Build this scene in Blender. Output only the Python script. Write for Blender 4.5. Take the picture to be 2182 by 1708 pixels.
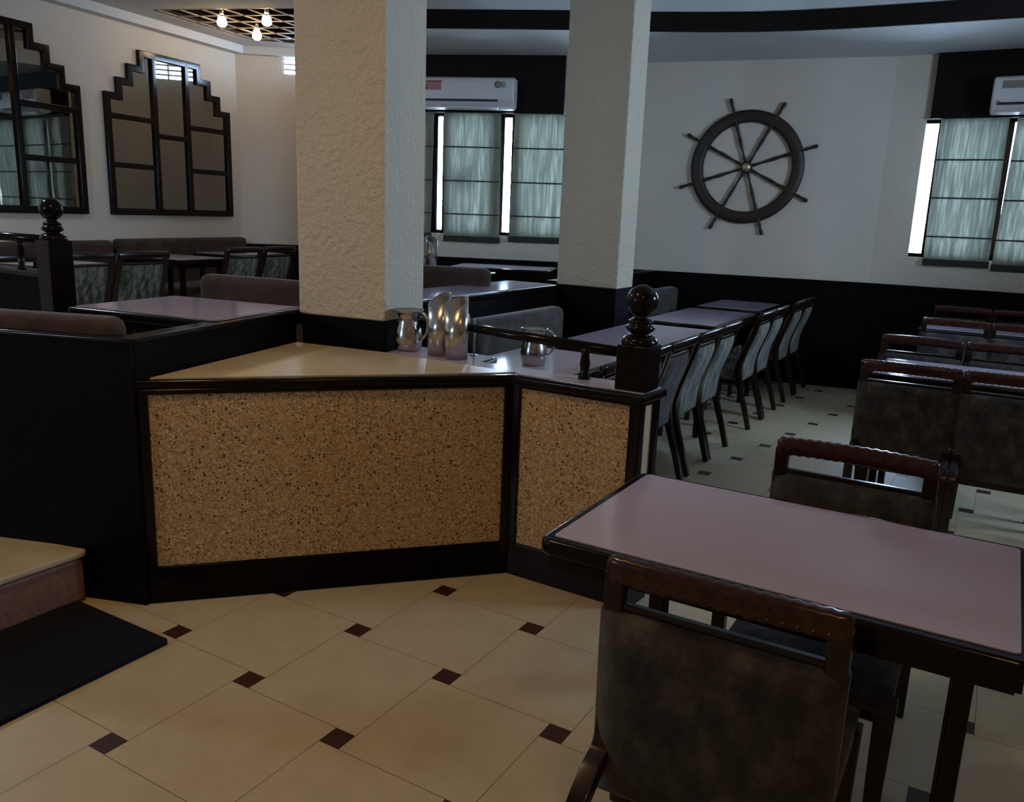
import bpy, bmesh, math, random
from mathutils import Vector, Matrix
random.seed(7)
for o in list(bpy.data.objects): bpy.data.objects.remove(o)
SC = bpy.context.scene; COL = SC.collection
R = math.radians; cos, sin, pi = math.cos, math.sin, math.pi

# ------------------------------------------------------------------ camera
cd = bpy.data.cameras.new('camera'); cam = bpy.data.objects.new('camera', cd); COL.objects.link(cam)
cd.sensor_width = 36.0; cd.lens = 1758.55 * 36.0 / 2182.0; cd.clip_start = 0.02
Rw = ((0.86109944, 0.50711408, 0.03664795), (0.14254508, -0.1716006, -0.97479954), (-0.48804576, 0.84462332, -0.2200518))
mx = Matrix(((Rw[0][0], -Rw[1][0], -Rw[2][0], 2.0375515), (Rw[0][1], -Rw[1][1], -Rw[2][1], -1.26769621),
             (Rw[0][2], -Rw[1][2], -Rw[2][2], 1.54380084), (0, 0, 0, 1)))
cam.matrix_world = mx
SC.camera = cam

# ------------------------------------------------------------------ sky, exposure, room lamps
W = bpy.data.worlds.new('sky'); SC.world = W; W.use_nodes = True
bg = W.node_tree.nodes['Background']; bg.inputs[0].default_value = (0.52, 0.73, 1.0, 1); bg.inputs[1].default_value = 70.0
SC.view_settings.view_transform = 'Standard'; SC.view_settings.look = 'None'
SC.view_settings.gamma = 1.0; SC.view_settings.use_curve_mapping = False
SC.view_settings.exposure = 0.0
WARM = (1.0, 0.58, 0.20)
COOL_FILL = (0.80, 0.90, 1.0)
CEILING_LAMPS = [((-0.1, -0.1), 16.5, WARM), ((2.4, -1.3), 9, WARM), ((-3.9, 0.9), 36, COOL_FILL)]  # last entry is an added, unseen cool fill for the left wall
PORTALS = []
LATTICE_W = 3.5

# ------------------------------------------------------------------ materials
def srgb(r, g, b):
    f = lambda c: (c / 255 / 12.92) if c / 255 < 0.04045 else ((c / 255 + 0.055) / 1.055) ** 2.4
    return (f(r), f(g), f(b), 1)
MATS = {}
class NT:
    def __init__(s, name):
        s.m = bpy.data.materials.new(name); s.m.use_nodes = True; s.t = s.m.node_tree; s.n = s.t.nodes
        s.b = s.n['Principled BSDF']; s.out = s.n['Material Output']; MATS[name] = s.m
    def node(s, typ, **k):
        x = s.n.new(typ)
        for a, v in k.items(): setattr(x, a, v)
        return x
    def link(s, a, b): s.t.links.new(a, b)
    def math(s, op, a, b=None, c=None):
        x = s.node('ShaderNodeMath', operation=op)
        for i, v in enumerate((a, b, c)):
            if v is None: continue
            if isinstance(v, (int, float)): x.inputs[i].default_value = v
            else: s.link(v, x.inputs[i])
        return x.outputs[0]
    def noise(s, scale, detail=4, vec=None, rough=0.55):
        x = s.node('ShaderNodeTexNoise'); x.inputs['Scale'].default_value = scale
        x.inputs['Detail'].default_value = detail; x.inputs['Roughness'].default_value = rough
        if vec is not None: s.link(vec, x.inputs['Vector'])
        return x.outputs['Fac']
    def ramp(s, fac, stops):
        x = s.node('ShaderNodeValToRGB'); e = x.color_ramp.elements
        while len(e) < len(stops): e.new(0.5)
        for i, (p, c) in enumerate(stops): e[i].position = p; e[i].color = c
        s.link(fac, x.inputs[0]); return x.outputs[0]
    def mix(s, fac, a, b):
        x = s.node('ShaderNodeMix', data_type='RGBA')
        for sock, v in ((x.inputs[0], fac), (x.inputs[6], a), (x.inputs[7], b)):
            if isinstance(v, (int, float)): sock.default_value = v
            elif isinstance(v, tuple): sock.default_value = v
            else: s.link(v, sock)
        return x.outputs[2]
    def bump(s, h, strength, dist=0.01):
        x = s.node('ShaderNodeBump'); x.inputs['Strength'].default_value = strength; x.inputs['Distance'].default_value = dist
        s.link(h, x.inputs['Height']); s.link(x.outputs[0], s.b.inputs['Normal'])
    def set(s, color=None, rough=None, metal=None, spec=None, coat=None):
        for k, v in (('Base Color', color), ('Roughness', rough), ('Metallic', metal), ('Specular IOR Level', spec), ('Coat Weight', coat)):
            if v is None: continue
            if isinstance(v, (int, float, tuple)): s.b.inputs[k].default_value = v
            else: s.link(v, s.b.inputs[k])
    def pos(s): return s.node('ShaderNodeNewGeometry').outputs['Position']
    def obj(s): return s.node('ShaderNodeTexCoord').outputs['Object']

def C4(r, g, b): return (r, g, b, 1)
def plaster(name, col, scale, strength, var=0.08):
    t = NT(name); p = t.pos()
    n1 = t.noise(scale, 5, p, 0.6)
    if strength > 0.6: n1 = t.math('ADD', n1, t.math('MULTIPLY', t.math('GREATER_THAN', t.noise(11, 4, p, 0.6), 0.55), 0.35))
    n2 = t.noise(1.3, 3, p)
    t.set(t.mix(n2, tuple(c * (1 - var) for c in col[:3]) + (1,), tuple(min(1, c * (1 + var)) for c in col[:3]) + (1,)), 0.85, spec=0.25)
    t.bump(n1, strength, 0.03 if strength > 0.6 else 0.012)
    return t
plaster('wall_plaster', C4(0.64, 0.58, 0.50), 26, 0.35)
plaster('pillar_stucco', C4(0.68, 0.61, 0.48), 34, 0.85)
plaster('ceiling_paint', C4(0.62, 0.64, 0.64), 5, 0.03)

def wood(name, c1, c2, rough, scale=(1, 14, 14)):
    t = NT(name); m = t.node('ShaderNodeMapping'); m.inputs['Scale'].default_value = scale; t.link(t.obj(), m.inputs[0])
    n = t.noise(3.0, 6, m.outputs[0], 0.6)
    t.set(t.ramp(n, [(0.3, c1), (0.7, c2)]), rough, spec=0.5); t.bump(n, 0.06, 0.004); return t
wood('dark_wood', C4(0.004, 0.0026, 0.0028), C4(0.010, 0.005, 0.0045), 0.15).set(spec=0.22)
wood('chair_wood', C4(0.006, 0.003, 0.003), C4(0.020, 0.008, 0.006), 0.22)
wood('rail_carved_wood', C4(0.018, 0.005, 0.004), C4(0.055, 0.015, 0.011), 0.22, (14, 14, 14))
wood('black_panel', C4(0.003, 0.0028, 0.0035), C4(0.006, 0.0045, 0.0045), 0.5).set(spec=0.06)
wood('header_board', C4(0.006, 0.0045, 0.004), C4(0.010, 0.007, 0.0055), 0.6).set(spec=0.15)
wood('wheel_wood', C4(0.012, 0.008, 0.005), C4(0.035, 0.02, 0.012), 0.5)
wood('riser_wood', C4(0.16, 0.07, 0.05), C4(0.26, 0.12, 0.085), 0.5)

t = NT('lilac_laminate'); n = t.noise(300, 2, t.obj()); n2 = t.noise(3, 3, t.obj())
t.set(t.mix(n, C4(0.38, 0.32, 0.42), C4(0.50, 0.43, 0.56)), 0.10, spec=0.7); 
t = NT('marble_cream'); n = t.noise(5, 6, t.pos(), 0.65)
t.set(t.ramp(n, [(0.3, C4(0.46, 0.36, 0.22)), (0.7, C4(0.58, 0.48, 0.32))]), 0.35, spec=0.4)

# floor: pinwheel tiling, big cream tiles with small dark insets
t = NT('floor_tiles'); P = t.pos()
sep = t.node('ShaderNodeSeparateXYZ'); t.link(P, sep.inputs[0]); X, Y = sep.outputs[0], sep.outputs[1]
X = t.math('ADD', X, 0.0073); Y = t.math('ADD', Y, 0.0043)
L = 0.465; al = R(80.5); e1 = (cos(al) / L, sin(al) / L); e2 = (sin(al) / L, -cos(al) / L); h = L * sin(R(9.5)) / 2
u = t.math('ROUND', t.math('ADD', t.math('MULTIPLY', X, e1[0]), t.math('MULTIPLY', Y, e1[1])))
v = t.math('ROUND', t.math('ADD', t.math('MULTIPLY', X, e2[0]), t.math('MULTIPLY', Y, e2[1])))
LX = t.math('ADD', t.math('MULTIPLY', u, e1[0] * L * L), t.math('MULTIPLY', v, e2[0] * L * L))
LY = t.math('ADD', t.math('MULTIPLY', u, e1[1] * L * L), t.math('MULTIPLY', v, e2[1] * L * L))
dx = t.math('SUBTRACT', X, LX); dy = t.math('SUBTRACT', Y, LY)
ins = t.math('MULTIPLY', t.math('LESS_THAN', t.math('ABSOLUTE', dx), h), t.math('LESS_THAN', t.math('ABSOLUTE', dy), h))
def seg(a, sa, b, sb):   # |a - sa*h| < w  and  b*sb > h
    return t.math('MULTIPLY', t.math('LESS_THAN', t.math('ABSOLUTE', t.math('SUBTRACT', a, sa * h)), 0.0013),
                  t.math('GREATER_THAN', t.math('MULTIPLY', b, sb), h))
g = t.math('MAXIMUM', t.math('MAXIMUM', seg(dx, 1, dy, 1), seg(dx, -1, dy, -1)), t.math('MAXIMUM', seg(dy, 1, dx, -1), seg(dy, -1, dx, 1)))
n = t.noise(7, 6, P, 0.65); n2 = t.noise(90, 2, P)
cream = t.mix(t.math('MULTIPLY', n2, 0.35), t.ramp(n, [(0.3, C4(0.46, 0.375, 0.24)), (0.7, C4(0.56, 0.47, 0.32))]), C4(0.41, 0.335, 0.22))
col = t.mix(g, cream, C4(0.16, 0.10, 0.06)); col = t.mix(ins, col, C4(0.045, 0.016, 0.010))
t.set(col, 0.42, spec=0.35)

# pebble-dash panel on the counter
t = NT('pebble_dash'); O = t.obj()
def vor(sc):
    x = t.node('ShaderNodeTexVoronoi'); x.inputs['Scale'].default_value = sc; t.link(O, x.inputs['Vector'])
    y = t.node('ShaderNodeSeparateColor'); t.link(x.outputs['Color'], y.inputs[0]); return x.outputs['Distance'], y.outputs
d1, c1 = vor(150); d2, c2 = vor(95)
base = t.ramp(c1[0], [(0.0, C4(0.34, 0.22, 0.10)), (0.3, C4(0.52, 0.35, 0.17)), (0.75, C4(0.66, 0.47, 0.25)), (1.0, C4(0.88, 0.70, 0.45))])
size = t.math('MULTIPLY_ADD', c2[2], 0.38, 0.17)
dk = t.math('MULTIPLY', t.math('MULTIPLY', t.math('GREATER_THAN', c2[1], 0.74), t.math('LESS_THAN', d2, size)), t.math('MULTIPLY_ADD', c2[0], 0.5, 0.5))
nn = t.noise(60, 4, O, 0.7)
t.set(t.mix(dk, t.mix(t.math('MULTIPLY', nn, 0.6), base, C4(0.25, 0.13, 0.06)), C4(0.05, 0.02, 0.012)), 0.7, spec=0.2)
t.bump(d1, 0.5, 0.004)

def fabric(name, c1, c2, c3, sc, stretch=(1, 1, 1)):
    t = NT(name); m = t.node('ShaderNodeMapping'); m.inputs['Scale'].default_value = stretch; t.link(t.obj(), m.inputs[0])
    n = t.noise(sc, 6, m.outputs[0], 0.7); f = t.noise(350, 2, t.obj())
    c = t.mix(t.math('MULTIPLY', f, 0.5), t.ramp(n, [(0.34, c1), (0.5, c2), (0.66, c3)]), c1)
    t.set(c, 0.9, spec=0.15); t.b.inputs['Sheen Weight'].default_value = 0.15; t.bump(f, 0.3, 0.002); return t
fabric('chair_fabric', C4(0.022, 0.019, 0.023), C4(0.048, 0.044, 0.045), C4(0.10, 0.095, 0.085), 12, (1.2, 1.2, 0.8))
fabric('aisle_chair_fabric', C4(0.02, 0.024, 0.026), C4(0.11, 0.115, 0.10), C4(0.38, 0.38, 0.32), 9, (3.2, 3.2, 0.55))
fabric('bench_fabric', C4(0.035, 0.021, 0.017), C4(0.060, 0.037, 0.029), C4(0.085, 0.054, 0.044), 9)
fabric('grey_bench_fabric', C4(0.035, 0.033, 0.030), C4(0.065, 0.062, 0.055), C4(0.11, 0.10, 0.09), 9)
t = NT('rubber_mat'); n = t.noise(160, 2, t.pos()); t.set(t.mix(n, C4(0.006, 0.007, 0.009), C4(0.014, 0.015, 0.018)), 0.95, spec=0.1); t.bump(n, 0.6, 0.004)

def steel(name, col, rough):
    t = NT(name); n = t.noise(60, 3, t.obj()); t.set(col, t.math('MULTIPLY_ADD', n, 0.12, rough), 1.0)
steel('stainless_steel', C4(0.55, 0.52, 0.49), 0.16); steel('brass', C4(0.62, 0.50, 0.30), 0.3); steel('thin_steel', C4(0.5, 0.5, 0.5), 0.25)
t = NT('mirror_glass'); n = t.noise(2, 2, t.pos()); t.set(C4(0.30, 0.30, 0.28), t.math('MULTIPLY', n, 0.03), 1.0)
t = NT('ac_plastic'); t.set(C4(0.70, 0.68, 0.70), t.math('MULTIPLY_ADD', t.noise(40, 2, t.obj()), 0.05, 0.35))
t = NT('ac_shadow_gap'); t.set(t.mix(t.noise(20, 2, t.obj()), C4(0.012, 0.012, 0.02), C4(0.02, 0.02, 0.03)), 0.5)
t = NT('sticker_red'); t.set(t.mix(t.noise(60, 2, t.obj()), C4(0.42, 0.16, 0.15), C4(0.5, 0.25, 0.24)), 0.5)
t = NT('sticker_dark'); t.set(t.mix(t.noise(60, 2, t.obj()), C4(0.10, 0.03, 0.03), C4(0.2, 0.06, 0.05)), 0.5)
t = NT('sticker_grey'); t.set(t.mix(t.noise(60, 2, t.obj()), C4(0.18, 0.16, 0.13), C4(0.34, 0.31, 0.26)), 0.5)
t = NT('sticker_olive'); t.set(t.mix(t.noise(60, 2, t.obj()), C4(0.34, 0.31, 0.26), C4(0.46, 0.43, 0.36)), 0.5)
t = NT('louvre_paint'); t.set(t.mix(t.noise(9, 2, t.pos()), C4(0.6, 0.58, 0.55), C4(0.7, 0.68, 0.66)), 0.5)
t = NT('recess_black'); t.set(t.mix(t.noise(9, 2, t.pos()), C4(0.004, 0.003, 0.003), C4(0.012, 0.006, 0.004)), 0.9, spec=0.1)
t = NT('lattice_paint'); t.set(t.mix(t.noise(9, 2, t.pos()), C4(0.30, 0.28, 0.28), C4(0.36, 0.34, 0.34)), 0.5)
t = NT('lamp_glow'); t.set(C4(1, 0.9, 0.7), 0.4); t.b.inputs['Emission Color'].default_value = C4(1, 0.78, 0.48); t.b.inputs['Emission Strength'].default_value = 9.0

t = NT('fill_glow_cool'); t.set(C4(0.9, 0.95, 1), 0.4); t.b.inputs['Emission Color'].default_value = C4(0.8, 0.9, 1); t.b.inputs['Emission Strength'].default_value = 8.0  # glow of the added fill lamp over the platform
t = NT('window_glass'); t.n.remove(t.b)
tr = t.node('ShaderNodeBsdfTransparent'); gl = t.node('ShaderNodeBsdfGlossy'); gl.inputs['Roughness'].default_value = 0.02
mxs = t.node('ShaderNodeMixShader'); fr = t.node('ShaderNodeFresnel'); fr.inputs[0].default_value = 1.35
t.link(fr.outputs[0], mxs.inputs[0]); t.link(tr.outputs[0], mxs.inputs[1]); t.link(gl.outputs[0], mxs.inputs[2]); t.link(mxs.outputs[0], t.out.inputs[0])

# woven blind: lets some daylight through, darker woven streaks
t = NT('woven_blind'); O = t.obj(); m = t.node('ShaderNodeMapping'); m.inputs['Scale'].default_value = (40, 40, 2.0); t.link(O, m.inputs[0])
n = t.noise(1.0, 4, m.outputs[0], 0.7); m2 = t.node('ShaderNodeMapping'); m2.inputs['Scale'].default_value = (30, 30, 260); t.link(O, m2.inputs[0])
n3 = t.noise(1.0, 2, m2.outputs[0]); nb = t.noise(2.2, 2, O)
c = t.ramp(n, [(0.38, C4(0.0050, 0.0057, 0.0045)), (0.50, C4(0.0090, 0.0096, 0.0074)), (0.64, C4(0.0190, 0.0190, 0.0145))])
c = t.mix(t.math('MULTIPLY', n3, 0.4), c, C4(0.0046, 0.0052, 0.0042))
t.set(t.mix(n, C4(0.16, 0.17, 0.13), C4(0.25, 0.25, 0.2)), 0.8, spec=0.1)
tl = t.node('ShaderNodeBsdfTranslucent'); t.link(c, tl.inputs[0]); ad = t.node('ShaderNodeAddShader')
t.link(t.b.outputs[0], ad.inputs[0]); t.link(tl.outputs[0], ad.inputs[1]); t.link(ad.outputs[0], t.out.inputs[0])
t0_ = MATS['woven_blind']; sm_ = t0_.copy(); sm_.name = 'woven_blind_dark_spot'; MATS['woven_blind_dark_spot'] = sm_
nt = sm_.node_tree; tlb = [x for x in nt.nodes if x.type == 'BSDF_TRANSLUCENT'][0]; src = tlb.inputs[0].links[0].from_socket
tc = nt.nodes.new('ShaderNodeTexCoord'); mp = nt.nodes.new('ShaderNodeMapping'); mp.vector_type = 'TEXTURE'; mp.inputs['Location'].default_value = (-0.09, 0.0, 0.63); mp.inputs['Scale'].default_value = (0.22, 10, 0.18)  # darkens the translucent colour in a soft round spot
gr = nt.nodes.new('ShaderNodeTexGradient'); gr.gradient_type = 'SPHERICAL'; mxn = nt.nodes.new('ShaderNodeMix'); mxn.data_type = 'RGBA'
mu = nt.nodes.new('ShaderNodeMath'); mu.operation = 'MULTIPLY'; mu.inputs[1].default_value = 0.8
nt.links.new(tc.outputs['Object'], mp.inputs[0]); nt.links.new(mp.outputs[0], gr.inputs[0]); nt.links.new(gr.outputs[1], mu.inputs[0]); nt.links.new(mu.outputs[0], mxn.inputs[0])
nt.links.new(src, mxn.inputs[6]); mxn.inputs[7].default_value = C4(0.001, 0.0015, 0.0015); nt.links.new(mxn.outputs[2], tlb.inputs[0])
t = NT('blind_hem'); n = t.noise(50, 3, t.obj()); t.set(t.mix(n, C4(0.02, 0.02, 0.018), C4(0.05, 0.05, 0.04)), 0.9)

# ------------------------------------------------------------------ mesh helpers
class MB:
    def __init__(s): s.v = []; s.f = []; s.sm = []
    def add(s, vs, fs, smooth=False, M=None):
        k = len(s.v)
        for p in vs: s.v.append(tuple(M @ Vector(p)) if M else tuple(p))
        for f in fs: s.f.append(tuple(i + k for i in f)); s.sm.append(smooth)
        return s
    def box(s, x0, x1, y0, y1, z0, z1, M=None):
        vs = [(x, y, z) for z in (z0, z1) for y in (y0, y1) for x in (x0, x1)]
        return s.add(vs, [(0, 2, 3, 1), (4, 5, 7, 6), (0, 1, 5, 4), (2, 6, 7, 3), (0, 4, 6, 2), (1, 3, 7, 5)], False, M)
    def prism(s, poly, z0, z1, M=None):
        if sum(a[0] * b[1] - b[0] * a[1] for a, b in zip(poly, poly[1:] + poly[:1])) < 0: poly = poly[::-1]
        n = len(poly); vs = [(p[0], p[1], z0) for p in poly] + [(p[0], p[1], z1) for p in poly]
        return s.add(vs, [tuple(range(n - 1, -1, -1)), tuple(range(n, 2 * n))] + [(i, (i + 1) % n, n + (i + 1) % n, n + i) for i in range(n)], False, M)
    def lathe(s, prof, seg=24, M=None, cap=True):
        vs = []; fs = []; n = len(prof)
        for r, z in prof:
            for k in range(seg): a = 2 * pi * k / seg; vs.append((r * cos(a), r * sin(a), z))
        for i in range(n - 1):
            for k in range(seg): k2 = (k + 1) % seg; fs.append((i * seg + k, i * seg + k2, (i + 1) * seg + k2, (i + 1) * seg + k))
        if cap: fs.append(tuple(range(seg - 1, -1, -1))); fs.append(tuple((n - 1) * seg + k for k in range(seg)))
        return s.add(vs, fs, True, M)
    def sweep(s, pts, sec, M=None, smooth=False, up=Vector((0, 0, 1)), scales=None):
        """sweep a closed section [(a,b)] (a: side, b: up) along pts"""
        pts = [Vector(p) for p in pts]; n = len(pts); m = len(sec); vs = []; fs = []
        for i, p in enumerate(pts):
            d = (pts[min(i + 1, n - 1)] - pts[max(i - 1, 0)]).normalized()
            side = d.cross(up)
            side = side.normalized() if side.length > 1e-4 else Vector((1, 0, 0))
            w = side.cross(d).normalized(); sc = scales[i] if scales else 1
            for a, b in sec: vs.append(tuple(p + side * a * sc + w * b * sc))
        for i in range(n - 1):
            for k in range(m): k2 = (k + 1) % m; fs.append((i * m + k, i * m + k2, (i + 1) * m + k2, (i + 1) * m + k))
        fs.append(tuple(range(m - 1, -1, -1))); fs.append(tuple((n - 1) * m + k for k in range(m)))
        return s.add(vs, fs, smooth, M)
    def tube(s, pts, r, seg=12, M=None, scales=None, up=Vector((0, 0, 1))):
        return s.sweep(pts, [(r * cos(2 * pi * k / seg), r * sin(2 * pi * k / seg)) for k in range(seg)], M, True, up, scales)
    def build(s, name, mat, parent=None, bevel=0, M=None, seg=2):
        me = bpy.data.meshes.new(name); me.from_pydata(s.v, [], s.f); me.validate()
        bm = bmesh.new(); bm.from_mesh(me); bmesh.ops.recalc_face_normals(bm, faces=bm.faces); bm.to_mesh(me); bm.free()
        for p, q in zip(me.polygons, s.sm): p.use_smooth = q
        me.materials.append(MATS[mat]); o = bpy.data.objects.new(name, me); COL.objects.link(o)
        if M: o.matrix_world = M
        if bevel:
            b = o.modifiers.new('bevel', 'BEVEL'); b.width = bevel; b.segments = seg; b.limit_method = 'ANGLE'; b.angle_limit = R(40)
            for p in me.polygons: p.use_smooth = True
            w = o.modifiers.new('wn', 'WEIGHTED_NORMAL'); w.keep_sharp = True
        if parent: o.parent = parent
        return o
def rrect(w, h, r, n=4):
    out = []
    for cx, cy, a0 in ((w - r, h - r, 0), (-w + r, h - r, 90), (-w + r, -h + r, 180), (w - r, -h + r, 270)):
        for k in range(n + 1): a = R(a0 + 90 * k / n); out.append((cx + r * cos(a), cy + r * sin(a)))
    return out
def thing(name, label, cat, loc=(0, 0, 0), rot=0, group=None):
    o = bpy.data.objects.new(name, None); COL.objects.link(o); o.location = loc; o.rotation_euler = (0, 0, R(rot))
    o.empty_display_size = 0.1; o['label'] = label; o['category'] = cat
    if group: o['group'] = group
    return o
def tag(o, label, cat, group=None):
    o['label'] = label; o['category'] = cat
    if group: o['group'] = group
    return o
def st(o): o['kind'] = 'structure'; return o
def dup(root, loc, rot, label, group=None):
    r = root.copy(); COL.objects.link(r); r.location = loc; r.rotation_euler = (0, 0, R(rot)); r['label'] = label
    if group: r['group'] = group
    elif 'group' in r.keys(): del r['group']
    def rec(src, dst):
        for ch in list(src.children):
            if ch.parent is src:
                c = ch.copy(); COL.objects.link(c); c.parent = dst; rec(ch, c)
    rec(root, r); return r
def frame(x, y, z, rot): return Matrix.Translation((x, y, z)) @ Matrix.Rotation(R(rot), 4, 'Z')

# ------------------------------------------------------------------ setting: floor, walls, ceilings
MB().box(-7, 4.8, -4.6, 8.2, -0.1, 0).build('floor', 'floor_tiles')['kind'] = 'structure'
PF = 0.27
LWA = 97.75; lw = lambda s: (-5.852 + cos(R(LWA)) * s, 5.768 + sin(R(LWA)) * s)
c_ll = lw(0); c_far = (-4.90, 6.60); MWA = 20.6; q_mw = (-1.91, 6.335)
mw = lambda s, d=0: (q_mw[0] + cos(R(MWA)) * s + sin(R(MWA)) * d, q_mw[1] + sin(R(MWA)) * s - cos(R(MWA)) * d)
m0, m1 = mw(-1.75), mw(0.42)
WWA = 9.96; w0 = (-1.46, 6.873); w1 = (0.967, 7.30)
pf = [(-1.62, 0.36), (-0.66, 0.62), (-0.93, 1.72), (-0.90, 4.5), (-1.10, 4.7), (-1.10, 6.7), m1, m0, c_far, c_ll, lw(-10.0), (-1.62, -4.2)]
st(MB().prism(pf, 0.0, PF).build('floor', 'marble_cream'))

def wall(name, a, b, z0, z1, mat='wall_plaster', openings=(), th=0.12):
    """wall from a to b, interior side on the right when walking a->b is kept at the line, thickness outward (left)"""
    d = Vector((b[0] - a[0], b[1] - a[1])); Ln = d.length; rot = math.degrees(math.atan2(d.y, d.x)); M = frame(a[0], a[1], 0, rot)
    mb = MB(); xs = sorted({-0.0, Ln} | {o[0] for o in openings} | {o[1] for o in openings})
    for x0, x1 in zip(xs, xs[1:]):
        ops = [o for o in openings if o[0] <= x0 + 1e-6 and o[1] >= x1 - 1e-6]
        if ops: o = ops[0]; mb.box(x0, x1, 0, th, z0, o[2], M); mb.box(x0, x1, 0, th, o[3], z1, M)
        else: mb.box(x0, x1, 0, th, z0, z1, M)
    return st(mb.build(name, mat))
wall('wall_left', lw(-10.0), c_ll, 0, 3.5)
farL = math.hypot(c_far[0] - c_ll[0], c_far[1] - c_ll[1])
wall('wall_far', c_ll, c_far, 0, 3.5, openings=[(0.52, 1.02, 3.02, 3.27)])
wall('wall_corner', c_far, m0, 0, 3.5, openings=[(0.06, 0.72, 3.02, 3.27)])
wall('wall_middle', m0, m1, 0, 3.5, openings=[(0.2, 2.05, 1.33, 2.52)])
wall('wall_return', m1, w0, 0, 3.5)
wall('wall_wheel', w0, w1, 0, 3.5)
wall('wall_back', w1, (4.7, 7.30), 0, 3.5, openings=[(1.27 - 0.967, 3.62 - 0.967, 1.30, 2.51)])
wall('wall_right', (4.7, 7.30), (4.7, -4.2), 0, 3.5, openings=[(2.6, 3.9, 1.95, 2.50)])
wall('wall_front', (4.7, -4.2), lw(-10.0), 0, 3.5, openings=[(7.3, 7.85, 1.75, 2.35)])

# ceilings: upper plane with a lattice opening, lower soffit round the back
def flat_with_holes(name, outer, holes, z, mat, th=0.05):
    bm = bmesh.new(); edges = []
    for loop in [outer] + holes:
        vs = [bm.verts.new((p[0], p[1], z)) for p in loop]
        for i in range(len(vs)): edges.append(bm.edges.new((vs[i], vs[(i + 1) % len(vs)])))
    bmesh.ops.triangle_fill(bm, use_beauty=True, use_dissolve=False, edges=edges)
    r = bmesh.ops.extrude_face_region(bm, geom=list(bm.faces)); bmesh.ops.translate(bm, verts=[e for e in r['geom'] if isinstance(e, bmesh.types.BMVert)], vec=(0, 0, th))
    bmesh.ops.recalc_face_normals(bm, faces=bm.faces)
    me = bpy.data.meshes.new(name); bm.to_mesh(me); bm.free(); me.materials.append(MATS[mat])
    o = bpy.data.objects.new(name, me); COL.objects.link(o); return o
LA, LB, LC, LD = (-5.225, 4.19), (-5.40, 5.60), (-4.72, 6.20), (-3.55, 4.74)
room = [lw(-10.0), c_ll, c_far, m0, m1, w0, w1, (4.7, 7.3), (4.7, -4.2)]
st(flat_with_holes('ceiling', room, [[LA, LB, LC, LD]], 3.30, 'ceiling_paint'))
fas = [(4.7, 6.16), (1.92, 6.08), (1.3, 6.06), (0.71, 6.01), (0.38, 5.965), (0.05, 5.89), (-0.34, 5.755), (-0.74, 5.59), (-1.37, 5.29), (-2.48, 4.82), (-2.85, 4.66)]
sof = fas + [(-3.75, 5.95), m0, m1, w0, w1, (4.7, 7.3)]
# soffit underside, a little higher where it meets the wheel wall on its left
st(MB().prism(sof, 3.06, 3.30).build('ceiling', 'ceiling_paint'))
def strip(path, w, z0, z1, side=1):
    out = []
    for i, p in enumerate(path):
        a = Vector(path[max(i - 1, 0)]); b = Vector(path[min(i + 1, len(path) - 1)]); d = (b - a).normalized(); nrm = Vector((d.y, -d.x)) * side
        out.append((p[0] + nrm.x * w, p[1] + nrm.y * w))
    mb = MB(); n = len(path); vs = [(p[0], p[1], z) for p in path for z in (z0, z1)] + [(p[0], p[1], z) for p in out for z in (z0, z1)]
    fs = []
    for i in range(n - 1):
        a = 2 * i; b = 2 * n + 2 * i
        fs += [(a, a + 2, a + 3, a + 1), (b, b + 1, b + 3, b + 2), (a + 1, a + 3, b + 3, b + 1), (a, b, b + 2, a + 2)]
    fs += [(0, 1, 2 * n + 1, 2 * n), (2 * n - 2, 4 * n - 2, 4 * n - 1, 2 * n - 1)]
    return mb.add(vs, fs)
st(strip(fas, 0.025, 3.055, 3.205, -1).build('trim_1', 'header_board'))
# small cornice along the left and far walls
st(strip([lw(-10.0), lw(0), c_far], 0.13, 3.215, 3.30, 1).build('trim_2', 'ceiling_paint'))

# wainscot boards
def onwall(a, b):
    d = Vector((b[0] - a[0], b[1] - a[1])); return frame(a[0], a[1], 0, math.degrees(math.atan2(d.y, d.x))), d.length
def wains(name, a, b, z0, z1):
    M, Ln = onwall(a, b); mb = MB(); mb.box(0, Ln, -0.025, 0, z0, z1 - 0.03, M); mb.box(0, Ln, -0.045, 0, z1 - 0.03, z1, M)
    n = max(1, int(Ln / 0.6))
    for i in range(n + 1): x = Ln * i / n; mb.box(max(0, x - 0.02), min(Ln, x + 0.02), -0.034, 0, z0, z1 - 0.03, M)
    return st(mb.build(name, 'black_panel'))
wains('trim_3', w0, w1, 0, 1.035); wains('trim_4', w1, (4.7, 7.30), 0, 1.035)
wains('trim_5', m0, m1, PF, 1.09); wains('trim_6', c_ll, c_far, PF, 1.09)
# low dark partition coming out of the back wall beside the right pillar
pw = MB(); pw.box(-1.12, -1.04, 4.72, 6.93, PF, 1.0); pw.box(-1.15, -1.02, 4.72, 6.93, 1.0, 1.035)
tag(pw.build('low_partition', 'black_panel', bevel=0.006), 'low black partition running from the back wall to behind the right pillar', 'partition')

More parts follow.
